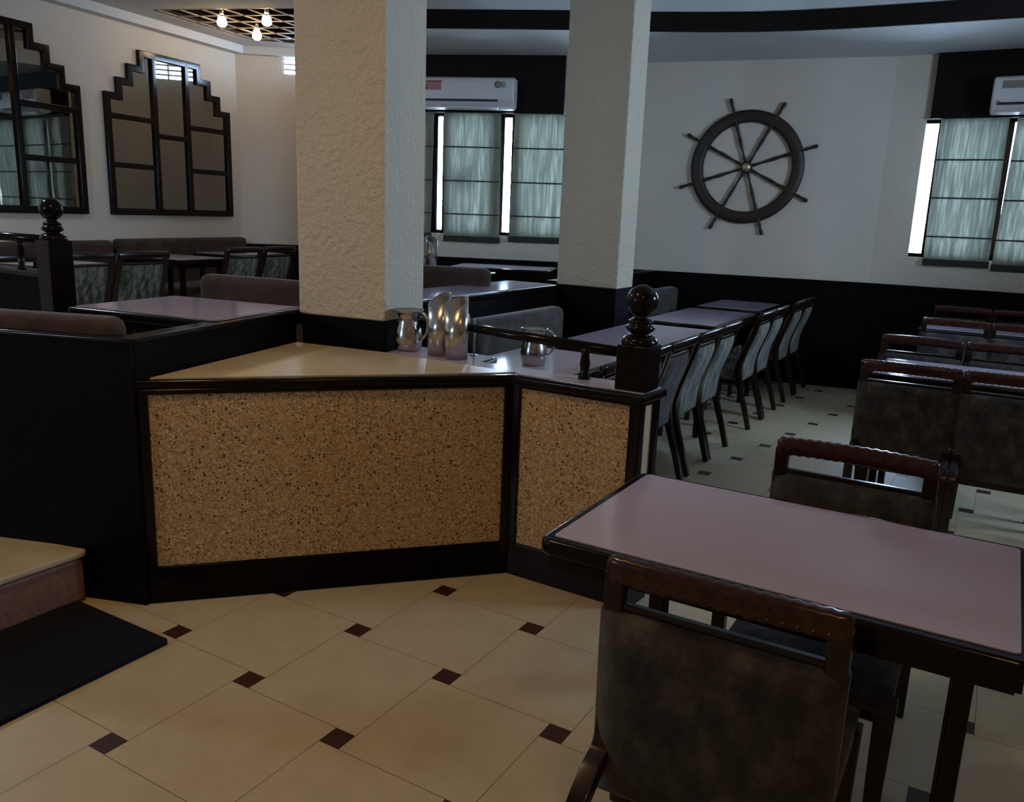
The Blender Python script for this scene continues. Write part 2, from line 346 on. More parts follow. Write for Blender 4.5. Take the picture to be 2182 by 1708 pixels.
# ------------------------------------------------------------------ windows
def portal(M, x0, x1, z0, z1):
    ld = bpy.data.lights.new('sky_portal', 'AREA'); ld.shape = 'RECTANGLE'; ld.size = x1 - x0; ld.size_y = z1 - z0; ld.cycles.is_portal = True
    o = bpy.data.objects.new('sky_portal', ld); COL.objects.link(o)
    o.matrix_world = M @ Matrix.Translation(((x0 + x1) / 2, 0.125, (z0 + z1) / 2)) @ Matrix.Rotation(R(-90), 4, 'X')
def window(name, M, x0, x1, z0, z1, stiles):
    portal(M, x0, x1, z0, z1)
    f = MB(); w = 0.04
    f.box(x0, x1, 0.02, 0.10, z0, z0 + 0.035, M); f.box(x0, x1, 0.02, 0.10, z1 - 0.035, z1, M)
    for a, b in stiles: f.box(a, b, 0.02, 0.09, z0, z1, M)
    o = st(f.build(name, 'dark_wood'))
    g = MB().box(x0, x1, 0.105, 0.109, z0, z1, M).build('window_pane', 'window_glass', o)
    return o
Mm, _ = onwall(m0, m1)     # s_mw = x - 1.75
s = lambda v: v + 1.75
window('window_1', Mm, 0.2, 2.05, 1.33, 2.52, [(s(-1.40), s(-1.258)), (s(-1.208), s(-1.12)), (s(-0.70), s(-0.568)), (s(-0.495), s(-0.39)), (s(0.2), s(0.24))])
Mb = frame(0, 7.30, 0, 0)
window('window_2', Mb, 1.27, 3.62, 1.30, 2.51, [(1.375, 1.42), (1.885, 1.962), (2.58, 2.66), (3.55, 3.62)])
Mr = frame(4.7, 7.30, 0, -90)
window('window_4', Mr, 2.6, 3.9, 1.95, 2.50, [(2.6, 2.64), (3.23, 3.27), (3.86, 3.9)])  # unseen window, added and sized for daylight on the pillars' right sides
a_ = lw(-10.0); Mf2, _ = onwall((4.7, -4.2), a_)
window('fill_window', Mf2, 7.3, 7.85, 1.75, 2.35, [(7.3, 7.33), (7.56, 7.59), (7.82, 7.85)])  # added unseen window, daylight fill for the platform and left wall
# small louvred vent high in the far wall
Mf, _ = onwall(c_ll, c_far)
Mc, _ = onwall(c_far, m0)
f = MB()
for k in range(5): z = 3.02 + k * 0.0575; f.box(0.06, 0.72, 0.02, 0.10, z, z + 0.022, Mc)
for x in (0.06, 0.46, 0.70): f.box(x, x + 0.02, 0.02, 0.10, 3.02, 3.27, Mc)
st(f.build('window_6', 'louvre_paint')); portal(Mc, 0.06, 0.72, 3.02, 3.27)  # unseen louvre, added for its mirror reflection and light on the left wall
f = MB()
for k in range(5): z = 3.02 + k * 0.0575; f.box(0.52, 1.02, 0.02, 0.10, z, z + 0.022, Mf)
for x in (0.52, 0.76, 1.0): f.box(x, x + 0.02, 0.02, 0.10, 3.02, 3.266, Mf)
st(f.build('window_3', 'louvre_paint')); portal(Mf, 0.52, 1.02, 3.02, 3.27)

# dark header boards above the windows
hb = MB().box(-0.0, s(0.02), -0.05, 0, 2.52, 3.06, Mm); hb.box(0.0, s(0.02), -0.065, 0, 2.52, 2.545, Mm)
tag(hb.build('header_board', 'header_board', bevel=0.003), 'dark wooden header board above the middle window, left of the ship wheel', 'header board')
hb = MB().box(1.30, 4.6, -0.05, 0, 2.51, 3.06, Mb); hb.box(1.30, 4.6, -0.065, 0, 2.51, 2.535, Mb)
tag(hb.build('header_board', 'header_board', bevel=0.003), 'dark wooden header board above the window at the right edge of the room', 'header board')

# roman blinds
def blind(M, x0, x1, ztop, zbot, bars, label, group, sk=0.0, n=14, mat='woven_blind'):
    r = thing('roman_blind', label, 'blind', tuple(M @ Vector(((x0 + x1) / 2, -0.03, zbot))), group=group)
    Mi = M @ Matrix.Translation((0, -0.035, 0)); inv = Matrix.Translation(r.location).inverted()
    mb = MB(); zs = [zbot + 0.055] + sorted(bars) + [ztop]; nz = 24; vs = []; fs = []
    H = ztop - zbot
    def P(i, j, off):
        zz = zs[0] + (ztop - zs[0]) * j / nz; t_ = (zz - zbot) / H
        seg = max(k for k in range(len(zs)) if zz >= zs[k] - 1e-6 or k == 0); seg = min(seg, len(zs) - 2)
        u_ = (zz - zs[seg]) / (zs[seg + 1] - zs[seg]); belly = 0.012 * sin(pi * min(1, max(0, u_)))
        x = x0 + (x1 - x0) * i / n + sk * (1 - t_)
        return (x, -belly + off + 0.004 * sin(i * 1.3), zz)
    for off in (0, 0.003):
        for j in range(nz + 1):
            for i in range(n + 1): vs.append(P(i, j, off))
    N = (n + 1) * (nz + 1)
    for j in range(nz):
        for i in range(n):
            a = j * (n + 1) + i; fs.append((a, a + 1, a + n + 2, a + n + 1))
    mb.add([tuple(inv @ Mi @ Vector(v)) for v in vs[:N]], fs, True); mb.build('blind_panel', mat, r)
    for b in bars:
        t_ = (b - zbot) / H; dx = sk * (1 - t_)
        MB().box(x0 + dx, x1 + dx, -0.014, 0.006, b - 0.006, b + 0.006, inv @ Mi).build('rod', 'blind_hem', r)
    MB().box(x0 + sk - 0.005, x1 + sk + 0.005, -0.02, 0.012, zbot, zbot + 0.06, inv @ Mi).build('hem', 'blind_hem', r, bevel=0.006)
    return r
G = 'roman blinds over the windows'
bz = (2.19, 1.86, 1.53)
blind(Mm, s(-1.75), s(-1.285), 2.52, 1.27, bz, 'woven blind left of both bright gaps in the middle window, partly behind left pillar', G, -0.02)
blind(Mm, s(-1.185), s(-0.60), 2.52, 1.25, bz, 'woven blind with a soft dark spot between the two bright gaps, under the air conditioner', G, 0.02, mat='woven_blind_dark_spot')
blind(Mm, s(-0.462), s(0.16), 2.52, 1.27, bz, 'woven blind in the middle window nearest the right pillar', G, -0.02)
blind(Mb, 1.39, 1.915, 2.51, 1.23, (2.16, 1.83, 1.49), 'green tinged woven blind beside the wide bright gap at the right window', G, 0.015)
blind(Mb, 1.975, 2.60, 2.51, 1.21, (2.15, 1.82, 1.48), 'green tinged woven blind cut off by the right edge of the photo', G, -0.02)
blind(Mb, 2.64, 3.56, 2.51, 1.21, (2.15, 1.82, 1.48), 'woven blind farthest right, beyond the one at the photo edge', G)

# ------------------------------------------------------------------ air conditioners
def air_con(M, x0, x1, z0, z1, y0, label, stickers):
    r = thing('air_conditioner', label, 'air conditioner', tuple(M @ Vector(((x0 + x1) / 2, -y0, z0))), group='wall air conditioners'); inv = Matrix.Translation(r.location).inverted(); K = inv @ M
    H = z1 - z0; D = 0.2
    prof = [(-y0, z0 + 0.03), (-y0, z1), (-y0 - D * 0.72, z1), (-y0 - D * 0.95, z1 - 0.02), (-y0 - D, z1 - 0.06), (-y0 - D, z0 + 0.10), (-y0 - D * 0.9, z0 + 0.045), (-y0 - D * 0.6, z0), (-y0 - D * 0.3, z0)]
    n = len(prof); mb = MB(); mb.add([tuple(K @ Vector((x, y, z))) for x in (x0, x1) for y, z in prof],
        [tuple(range(n)), tuple(range(2 * n - 1, n - 1, -1))] + [(i, i + n, (i + 1) % n + n, (i + 1) % n) for i in range(n)])
    mb.build('body', 'ac_plastic', r, bevel=0.02, seg=3)
    MB().box(x0 + 0.05, x1 - 0.16, -y0 - D - 0.003, -y0 - D + 0.04, z0 + 0.065, z0 + 0.085, K).build('air_slot', 'ac_shadow_gap', r)
    MB().box(x0 + 0.05, x1 - 0.16, -y0 - D + 0.02, -y0 - D + 0.09, z0 + 0.005, z0 + 0.02, K).build('vent_flap', 'ac_plastic', r, bevel=0.004)
    for kind, a, b, c, d, m in stickers:
        mb = MB()
        if kind == 'r': mb.box(a, b, -y0 - D - 0.004, -y0 - D + 0.001, c, d, K)
        else:
            mb.lathe([(b, 0), (b, 0.003)], 24, K @ Matrix.Translation((a, -y0 - D - 0.0005, c)) @ Matrix.Rotation(R(90), 4, 'X'))
        mb.build('sticker', m, r)
    return r
air_con(Mm, s(-1.48), s(-0.44), 2.535, 2.83, 0.065, 'white air conditioner above the middle window, partly behind the left pillar',
        [('r', s(-1.43), s(-1.16), 2.70, 2.78, 'sticker_red'), ('r', s(-1.36), s(-1.30), 2.705, 2.745, 'sticker_dark'), ('r', s(-1.43), s(-1.15), 2.775, 2.785, 'sticker_dark'),
         ('c', s(-0.60), 0.033, 2.755, 0, 'sticker_grey'), ('c', s(-0.548), 0.028, 2.755, 0, 'sticker_olive')])
air_con(Mb, 1.76, 2.80, 2.52, 2.82, 0.065, 'white air conditioner on the dark board at the right edge of the photo',
        [('r', 1.83, 2.02, 2.715, 2.775, 'sticker_grey'), ('c', 1.87, 0.026, 2.745, 0, 'sticker_dark'), ('c', 1.96, 0.026, 2.745, 0, 'sticker_dark'), ('r', 1.80, 1.83, 2.61, 2.617, 'sticker_dark')])

# ------------------------------------------------------------------ ship wheel
Mw = frame(0.4, 7.2, 0, WWA)
whl = thing('ship_wheel', 'dark wooden ship wheel with eight spokes hung on the cream wall', 'ship wheel', tuple(Mw @ Vector((-0.655, -0.03, 2.075))), WWA)
K = Matrix.Rotation(R(90), 4, 'X')     # local: face plane x/z, depth y
mb = MB(); ring = []
sec = [(0.417, -0.02), (0.425, 0.012), (0.445, 0.022), (0.49, 0.024), (0.505, 0.018), (0.528, 0.014), (0.535, 0.0), (0.528, -0.02)]
N = 64; n = len(sec)
vs = [(r_ * cos(2 * pi * k / N), r_ * sin(2 * pi * k / N), d) for k in range(N) for r_, d in sec]
fs = [(k * n + i, k * n + (i + 1) % n, ((k + 1) % N) * n + (i + 1) % n, ((k + 1) % N) * n + i) for k in range(N) for i in range(n)]
mb.add(vs, fs, True, K); mb.build('rim', 'wheel_wood', whl)
sp = [(0.05, .012), (0.09, .014), (0.14, .009), (0.20, .013), (0.27, .017), (0.33, .012), (0.36, .016), (0.44, .018), (0.52, .018), (0.545, .011), (0.56, .016), (0.60, .013), (0.635, .018), (0.655, .019), (0.668, .012)]
for k in range(8):
    a = R(18 + 45 * k); d = Vector((cos(a), 0, sin(a)))
    M = Matrix.Translation((0, -0.002, 0)) @ d.to_track_quat('Z', 'Y').to_matrix().to_4x4()
    MB().lathe([(r_, z) for z, r_ in sp], 12, M).build('spoke', 'wheel_wood', whl)
MB().lathe([(0.056, -0.02), (0.056, 0.008), (0.050, 0.018), (0.04, 0.022)], 28, K).build('hub', 'wheel_wood', whl)
MB().lathe([(0.042, 0.018), (0.042, 0.028), (0.03, 0.038), (0.012, 0.043)], 24, K).build('hub_cap', 'brass', whl)

# ------------------------------------------------------------------ stepped mirrors on the left wall
def stepped_mirror(sc, label):
    x, y = lw(sc); M = frame(x, y, 0, LWA)          # local x along wall (towards the far corner), y outward(+) = behind wall
    r = thing('stepped_mirror', label, 'mirror', (x, y, 1.40), LWA, 'stepped arch mirrors on the left wall')
    K = Matrix.Translation((0, 0, -1.40))
    hw = [0.86, 0.71, 0.57, 0.42]; zs = [2.555, 2.705, 2.85, 3.0]
    def outline(d):
        pts = [(-hw[0] + d, 1.40 + d)]; right = []
        right.append((hw[0] - d, 1.40 + d))
        for i in range(4):
            right.append((hw[i] - d, zs[i] - d))
            if i < 3: right.append((hw[i + 1] - d, zs[i] - d))
        left = [(-x_, z_) for x_, z_ in reversed(right)]
        return right + left
    o, i_ = outline(0), outline(0.065); n = len(o); vs = []
    for y_ in (-0.04, 0.0):
        for p in o: vs.append((p[0], y_, p[1]))
        for p in i_: vs.append((p[0], y_, p[1]))
    fs = []
    for k in range(n):
        k2 = (k + 1) % n
        fs += [(k, k2, n + k2, n + k), (2 * n + k, 3 * n + k, 3 * n + k2, 2 * n + k2), (k, 2 * n + k, 2 * n + k2, k2), (n + k, n + k2, 3 * n + k2, 3 * n + k)]
    MB().add(vs, fs, False, K).build('frame', 'dark_wood', r, bevel=0.006)
    gl_ = [(p[0], -0.012, p[1]) for p in outline(0.02)] + [(p[0], -0.004, p[1]) for p in outline(0.02)]
    MB().add(gl_, [tuple(range(n)), tuple(range(2 * n - 1, n - 1, -1))] + [(k, n + k, n + (k + 1) % n, (k + 1) % n) for k in range(n)], False, K).build('mirror_pane', 'mirror_glass', r)
    mb = MB()
    for x_ in (-0.235, 0.215): mb.box(x_ - 0.028, x_ + 0.028, -0.04, -0.008, 1.44, 2.96, K)
    for a, b, z_ in ((-0.82, -0.235, 2.34), (-0.82, -0.235, 1.88), (-0.235, 0.215, 2.20), (0.215, 0.82, 2.33), (0.215, 0.82, 1.88)):
        mb.box(a, b, -0.038, -0.008, z_ - 0.026, z_ + 0.026, K)
    mb.build('muntin_grid', 'dark_wood', r, bevel=0.006)
    return r
stepped_mirror(-1.02, 'stepped arch mirror with dark frame nearest the far corner, seen whole')
stepped_mirror(-3.01, 'stepped arch mirror with dark frame cut off by the left photo edge')

# ------------------------------------------------------------------ ceiling lattice with bulbs
lat = thing('ceiling_lattice', 'dark recessed ceiling lattice of pale crossed bars at top left', 'ceiling lattice', (LA[0], LA[1], 3.3))
Mi = Matrix.Translation((-LA[0], -LA[1], -3.3)); rec = MB(); quad = [LA, LB, LC, LD]; n = 4
rec.add([(p[0], p[1], z) for z in (3.302, 3.80) for p in quad], [(0, 1, 5, 4), (1, 2, 6, 5), (2, 3, 7, 6), (3, 0, 4, 7), (4, 5, 6, 7)], False, Mi)
o = rec.build('recess', 'recess_black', lat); sm = o.modifiers.new('thick', 'SOLIDIFY'); sm.thickness = 0.02; sm.offset = 1
A, B, Cc, D = [Vector(p) for p in quad]; bars = MB()
dAD = (D - A).normalized(); dAB = (B - A).normalized()
def clipline(p, d):
    ts = []
    for a, b in ((A, B), (B, Cc), (Cc, D), (D, A)):
        e = b - a; den = d.x * e.y - d.y * e.x
        if abs(den) < 1e-9: continue
        w_ = a - p; t_ = (w_.x * e.y - w_.y * e.x) / den; u_ = (w_.x * d.y - w_.y * d.x) / den
        if -1e-6 <= u_ <= 1 + 1e-6: ts.append(t_)
    return (p + d * min(ts), p + d * max(ts)) if len(ts) >= 2 else None
def addbar(p, d):
    c_ = clipline(p, d)
    if c_ is None or (c_[1] - c_[0]).length < 0.1: return
    bars.sweep([(c_[0].x, c_[0].y, 3.315), (c_[1].x, c_[1].y, 3.315)], [(-.010, -.012), (.010, -.012), (.010, -.003), (-.010, -.003)], Mi)
for k in range(0, 9): addbar(A + dAD * (0.04 + 0.235 * k) + dAB * 0.02, dAB)
for k in range(0, 9): addbar(A + dAB * (0.04 + 0.27 * k) + dAD * 0.02, dAD)
bars.build('lattice_bars', 'lattice_paint', lat)
for i, ((x, y), lb) in enumerate((((-4.83, 4.71), 'glowing spot bulb leftmost in the ceiling lattice'), ((-4.36, 4.84), 'glowing spot bulb rightmost in the ceiling lattice, near the pillar'),
                             ((-4.99, 5.30), 'glowing spot bulb lowest in the photo in the ceiling lattice'))):
    r = thing('spot_bulb', lb, 'light bulb', (x, y, 3.285), group='glowing bulbs in the ceiling lattice')
    MB().lathe([(0.012, 0.30), (0.018, 0.10), (0.02, 0.04)], 12).build('bulb_holder', 'thin_steel', r)
    MB().lathe([(0.02, 0.05), (0.036, 0.02), (0.048, -0.02), (0.046, -0.045), (0.03, -0.062), (0.008, -0.068)], 20).build('bulb_glass', 'lamp_glow', r)
    ld = bpy.data.lights.new('bulb_light', 'POINT'); ld.energy = LATTICE_W; ld.color = (1.0, 0.62, 0.28); ld.shadow_soft_size = 0.05
    lo = bpy.data.objects.new('bulb_light', ld); COL.objects.link(lo); lo.location = (0, 0, -0.12); lo.parent = r

# unseen ceiling lamps: two for the warm foreground light, one added cool fill
for ((x, y), e, lc), lb in zip(CEILING_LAMPS, ('over the tiles before the step', 'above the near lilac table', 'added out of view as cool fill over the platform')):
    r = thing('ceiling_lamp', 'round frosted ceiling lamp ' + lb, 'ceiling lamp', (x, y, 3.30), group='ceiling lamps over the entrance side')
    MB().lathe([(0.15, 0.0), (0.15, -0.02), (0.13, -0.025)], 28).build('lamp_base', 'lattice_paint', r)
    MB().lathe([(0.13, -0.025), (0.125, -0.045), (0.10, -0.065), (0.05, -0.078), (0.01, -0.08)], 28).build('lamp_shade', 'lamp_glow' if lc is WARM else 'fill_glow_cool', r)
    ld = bpy.data.lights.new('ceiling_light', 'AREA'); ld.shape = 'DISK'; ld.size = 0.26; ld.energy = e; ld.color = lc
    lo = bpy.data.objects.new('ceiling_light', ld); COL.objects.link(lo); lo.location = (0, 0, -0.09); lo.parent = r

# ------------------------------------------------------------------ pillars
def pillar(x, y, rot, w, d, label):
    r = thing('pillar', label, 'pillar', (x, y, 0), rot)
    MB().box(0, w, 0, d, 1.035, 3.30).build('stucco_shaft', 'pillar_stucco', r, bevel=0.012)
    mb = MB().box(0.012, w - 0.012, 0.012, d - 0.012, 0, 1.035); mb.build('wood_base', 'black_panel', r)
    return r
pillar(-0.885, 1.68, 7.5, 0.485, 0.375, 'large cream stucco pillar behind the corner counter')
pillar(-0.895, 4.42, -1, 0.51, 0.29, 'second cream stucco pillar farther back, left of the ship wheel')

# ------------------------------------------------------------------ corner counter
ct = thing('corner_counter', 'triangular counter with pebble dash sides, dark frame and cream top', 'counter', (0.33, 1.67, 0))
Mi = Matrix.Translation((-0.33, -1.67, 0))
pL, pM, pR_, pE = (-0.655, 0.615), (0.345, 1.668), (0.925, 1.645), (0.945, 1.80)
def face(a, b, z0, z1, x0, x1, d0, d1):
    d = Vector((b[0] - a[0], b[1] - a[1])); rot = math.degrees(math.atan2(d.y, d.x)); M = Mi @ frame(a[0], a[1], 0, rot); Ln = d.length
    return MB().box(x0, Ln + x1, d0, d1, z0, z1, M)
face(pL, pM, 0.15, 0.855, 0.03, -0.03, 0.012, 0.03).build('front_panel', 'pebble_dash', ct)
face(pM, pR_, 0.15, 0.855, 0.03, -0.03, 0.012, 0.03).build('side_panel', 'pebble_dash', ct)
face(pR_, pE, 0.05, 0.855, 0.0, -0.0, 0.014, 0.03).build('end_panel', 'marble_cream', ct)
fr_ = face(pL, pM, 0, 0.15, -0.0, 0.0, 0.0, 0.05)
def post(p, w=0.03):
    fr_.box(p[0] - w, p[0] + w, p[1] - w * 0.3, p[1] + w * 1.6, 0, 0.86, Mi)
for M_, L_ in ((onwall(pL, pM)), (onwall(pM, pR_)), (onwall(pR_, pE))):
    M2 = Mi @ M_; fr_.box(0, L_, 0, 0.05, 0, 0.15, M2); fr_.box(0, L_, 0.0, 0.05, 0.84, 0.86, M2)
    fr_.box(0, 0.035, -0.002, 0.05, 0.1, 0.86, M2); fr_.box(L_ - 0.035, L_, -0.002, 0.05, 0.1, 0.86, M2)
fr_.prism([(-0.64, 0.68), (0.31, 1.69), (0.895, 1.68), (0.905, 1.80), (0.3, 1.80), (-0.3, 1.70), (-0.86, 1.66)], 0.02, 0.84, Mi)
fr_.build('wood_frame', 'dark_wood', ct, bevel=0.004)
# moulded dark edge round the top
def off(a, b, d):
    v_ = Vector((b[0] - a[0], b[1] - a[1])).normalized(); return Vector((v_.y, -v_.x)) * d
edge = MB(); top_o = [(-0.675, 0.60), (0.365, 1.645), (0.95, 1.62), (0.975, 1.815), (-0.40, 1.825), (-0.40, 1.72), (-0.90, 1.66)]
edge.prism([(-0.672, 0.605), (0.360, 1.645), (0.945, 1.620), (0.968, 1.82), (0.10, 1.82), (0.08, 1.975), (-0.40, 1.975), (-0.385, 1.715), (-0.888, 1.655)], 0.858, 0.895, Mi)
edge.build('top_moulding', 'dark_wood', ct, bevel=0.012, seg=3)
MB().prism([(-0.645, 0.665), (0.285, 1.625), (0.33, 1.69), (-0.385, 1.705), (-0.875, 1.650)], 0.895, 0.9, Mi).build('top_slab', 'marble_cream', ct)
MB().prism([(0.365, 1.665), (0.93, 1.64), (0.945, 1.80), (0.085, 1.80), (0.065, 1.955), (-0.39, 1.955), (-0.365, 1.71), (0.34, 1.695)], 0.895, 0.9, Mi).build('ledge_top', 'lilac_laminate', ct)

# ------------------------------------------------------------------ black booth partition left of the counter
bp = thing('booth_partition', 'black wooden booth partition left of the pebble dash counter', 'partition', (-0.655, 0.60, 0))
Mi = Matrix.Translation((0.655, -0.60, 0))
Ma, La = onwall((-2.9, -0.18), (-0.655, 0.60)); Ma2, Lb = onwall((-0.655, 0.60), (-0.90, 1.675))
MB().box(0, La, 0, 0.07, 0, 1.035, Mi @ Ma).build('front_board', 'black_panel', bp)
MB().box(0.02, Lb, 0, 0.07, 0, 1.035, Mi @ Ma2).build('side_board', 'black_panel', bp)
cap = MB(); cap.box(0, La + 0.005, -0.012, 0.085, 1.035, 1.055, Mi @ Ma); cap.box(0.0, Lb, -0.012, 0.085, 1.033, 1.053, Mi @ Ma2)
cap.build('cap_moulding', 'dark_wood', bp, bevel=0.008, seg=3)

# partition with lilac ledge between the two pillars
pp = thing('ledge_partition', 'dark partition with a shiny lilac ledge between the two pillars', 'partition', (-0.95, 3.3, PF)); Mi = Matrix.Translation((0.95, -3.3, -PF))
MB().box(-0.98, -0.91, 2.22, 4.42, PF, 0.99, Mi).build('board', 'black_panel', pp)
MB().box(-1.33, -0.885, 2.22, 4.42, 0.985, 1.03, Mi).build('ledge_edge', 'dark_wood', pp, bevel=0.01)
MB().box(-1.31, -0.91, 2.23, 4.41, 1.03, 1.035, Mi).build('ledge_top', 'lilac_laminate', pp)

# ------------------------------------------------------------------ step and mat
stp = thing('entrance_step', 'low step with cream top and reddish brown riser at left', 'step', (-0.95, 0.3, 0)); Mi = Matrix.Translation((0.95, -0.3, 0))
outl = [(-1.615, 0.335), (-0.95, 0.495), (-0.90, 0.51), (-0.885, 0.49), (-0.888, 0.2), (-0.915, -1.3), (-1.615, -1.3)]
MB().prism(outl, 0, 0.185, Mi).build('riser', 'riser_wood', stp, bevel=0.02, seg=3)
MB().prism([(p[0] + (0.012 if p[0] > -1.5 else 0), p[1] + (0.003 if p[1] > 0 else 0)) for p in outl], 0.187, 0.212, Mi).build('tread', 'marble_cream', stp, bevel=0.006)
mat = MB().prism([(-0.88, -1.1), (-0.338, -1.1), (-0.338, 0.45), (-0.352, 0.46), (-0.88, 0.46)], 0.001, 0.018); tag(mat.build('door_mat', 'rubber_mat', bevel=0.004), 'black rubber mat on the tiles in front of the step', 'mat')

# ------------------------------------------------------------------ railings with ball-topped newel posts
def newel(parent, x, y, zb, z0):
    """zb: height of square shaft's top shoulder reference; z0 foot"""
    M = Matrix.Translation((x, y, 0)); z = zb
    MB().sweep([(x, y, z0), (x, y, z + 0.175)], rrect(0.068, 0.068, 0.012), None, False, Vector((0, 1, 0))).build('newel_post', 'dark_wood', parent, bevel=0.004)
    pr_ = [(0.068, 0.172), (0.070, 0.185), (0.064, 0.20), (0.050, 0.21), (0.034, 0.214), (0.036, 0.219), (0.050, 0.226), (0.056, 0.238), (0.050, 0.250), (0.040, 0.254), (0.048, 0.26), (0.046, 0.268), (0.034, 0.274), (0.026, 0.282), (0.028, 0.288)]
    cz, r_ = 0.342, 0.061
    for k in range(1, 13): a = -60 + 150 * k / 12; pr_.append((max(0.002, r_ * cos(R(a))), cz + r_ * sin(R(a))))
    MB().lathe([(a, b + z) for a, b in pr_], 32, M).build('ball_finial', 'dark_wood', parent)
rl = thing('railing', 'dark handrail and ball topped newel post on the counter ledge', 'railing', (0.875, 1.71, 0.9), group='dark railings with ball topped posts')
Mi = Matrix.Translation((-0.875, -1.71, -0.9))
newel(rl, 0, 0, 0.0, 0.0)
def balu(parent, x, y, z0, z1):
    MB().lathe([(0.026, z0), (0.026, z0 + 0.015), (0.017, z0 + 0.03), (0.022, (z0 + z1) / 2), (0.016, z1 - 0.03), (0.022, z1)], 16, Matrix.Translation((x, y, 0))).build('baluster', 'dark_wood', parent)
MB().tube([(-1.285, 0.23, 0.133), (-0.88, 0.16, 0.133), (-0.02, 0, 0.133)], 0.021, 14).build('handrail', 'dark_wood', rl)
balu(rl, -0.245, 0.04, 0, 0.128)
rl2 = thing('railing', 'dark railing with ball topped newel post near the left photo edge', 'railing', (-2.46, 1.43, PF), group='dark railings with ball topped posts')
newel(rl2, 0, 0, 0.87, 0.0)
MB().tube([(-1.6, 0.0, 1.045), (-0.8, 0.0, 1.045), (-0.04, 0, 1.045)], 0.024, 14).build('handrail', 'dark_wood', rl2)
for x in (-0.33, -0.95): balu(rl2, x, 0, 0.86, 1.03)
MB().box(-1.6, -0.05, -0.05, 0.05, 0.0, 0.84).build('parapet', 'black_panel', rl2)
MB().box(-1.6, -0.05, -0.065, 0.065, 0.84, 0.87).build('parapet_cap', 'dark_wood', rl2, bevel=0.006)

# ------------------------------------------------------------------ steel ware
def jug(loc, rot, label):
    r = thing('steel_jug', label, 'jug', loc, rot, 'steel water jugs')
    MB().lathe([(0.045, 0), (0.058, 0.006), (0.068, 0.04), (0.069, 0.065), (0.062, 0.10), (0.052, 0.135), (0.05, 0.155), (0.058, 0.178), (0.072, 0.19), (0.070, 0.192), (0.055, 0.177), (0.047, 0.155), (0.05, 0.13), (0.058, 0.1), (0.064, 0.06), (0.05, 0.012), (0.01, 0.01)], 36).build('jug_body', 'stainless_steel', r)
    MB().tube([(0.062, 0, 0.182), (0.085, 0, 0.178), (0.103, 0, 0.155), (0.106, 0, 0.12), (0.098, 0, 0.085), (0.08, 0, 0.062), (0.066, 0, 0.058)], 0.0065, 10, None, None, Vector((0, 1, 0))).build('jug_handle', 'stainless_steel', r)
    return r
jug((-0.335, 1.835, 0.9), 5, 'steel water jug beside the large pillar, behind the counter')
jug((0.02, 2.43, 0.79), 20, 'steel water jug on the table under the dark handrail')
def cutlery(loc, rot, label, hgt=0.285):
    r = thing('cutlery_holder', label, 'cutlery holder', loc, rot, 'steel cutlery holders with slanted tops')
    for k, (x, dh) in enumerate(((-0.056, 0), (0.056, -0.005))):
        N = 32; vs = []; fs = []; rr = 0.053
        for rad in (rr, rr - 0.003):
            for z_ in (0, 1):
                for i in range(N):
                    a = 2 * pi * i / N; top = hgt + dh - 0.03 + 0.032 * sin(a)
                    vs.append((x + rad * cos(a), rad * sin(a), top if z_ else (0 if rad == rr else 0.004)))
        for i in range(N):
            j = (i + 1) % N; fs += [(i, j, N + j, N + i), (2 * N + i, 3 * N + i, 3 * N + j, 2 * N + j), (N + i, N + j, 3 * N + j, 3 * N + i)]
        fs.append(tuple(range(N - 1, -1, -1))); fs.append(tuple(range(2 * N, 3 * N)))
        MB().add(vs, fs, True).build('steel_tube', 'stainless_steel', r)
    return r
cutlery((-0.085, 1.80, 0.9), -12, 'twin tube steel cutlery holder with slanted tops, behind the counter')
nh = thing('napkin_stand', 'thin steel napkin stand between cutlery holder and handrail', 'napkin stand', (0.0, 1.925, 0.9), 10)
MB().tube([(-0.02, 0, 0.0), (-0.02, 0, 0.17)], 0.006, 8, None, None, Vector((0, 1, 0))).build('upright', 'thin_steel', nh)
MB().tube([(-0.02, 0, 0.13), (-0.05, 0.01, 0.13), (-0.055, 0.01, 0.19)], 0.005, 8, None, None, Vector((0, 1, 0))).build('hook', 'thin_steel', nh)
MB().box(-0.035, -0.005, -0.015, 0.015, 0, 0.005).build('foot_plate', 'thin_steel', nh)

# ------------------------------------------------------------------ tables
def table_meshes(r, lx, ly, hgt=0.79, legx=None):
    a, b = lx / 2, ly / 2
    MB().sweep([(0, 0, hgt - 0.045), (0, 0, hgt - 0.002)], rrect(a, b, 0.035), None, False, Vector((0, 1, 0))).build('tabletop_edge', 'dark_wood', r, bevel=0.013, seg=3)
    MB().sweep([(0, 0, hgt - 0.003), (0, 0, hgt + 0.0008)], rrect(a - 0.03, b - 0.03, 0.012), None, False, Vector((0, 1, 0))).build('tabletop', 'lilac_laminate', r)
    ap = MB(); t_ = 0.012; ax, by = a - 0.03, b - 0.03
    for x in (-ax, ax): ap.box(x - t_, x + t_, -by, by, hgt - 0.078, hgt - 0.045)
    for y in (-by, by): ap.box(-ax, ax, y - t_, y + t_, hgt - 0.078, hgt - 0.045)
    ap.build('apron', 'dark_wood', r)
    for sx in (-1, 1):
        for sy in (-1, 1):
            x, y = sx * (a - 0.075), sy * (b - 0.06)
            if legx: x = legx[(sx + 1) // 2]
            MB().sweep([(x, y, 0), (x, y, hgt - 0.05)], rrect(0.019, 0.019, 0.004), None, False, Vector((0, 1, 0))).build('leg', 'dark_wood', r)
    return r
def table(x, y, rot, lx, ly, label, z=0, group='lilac topped dining tables', legx=None):
    return table_meshes(thing('dining_table', label, 'table', (x, y, z), rot, group), lx, ly, legx=legx)
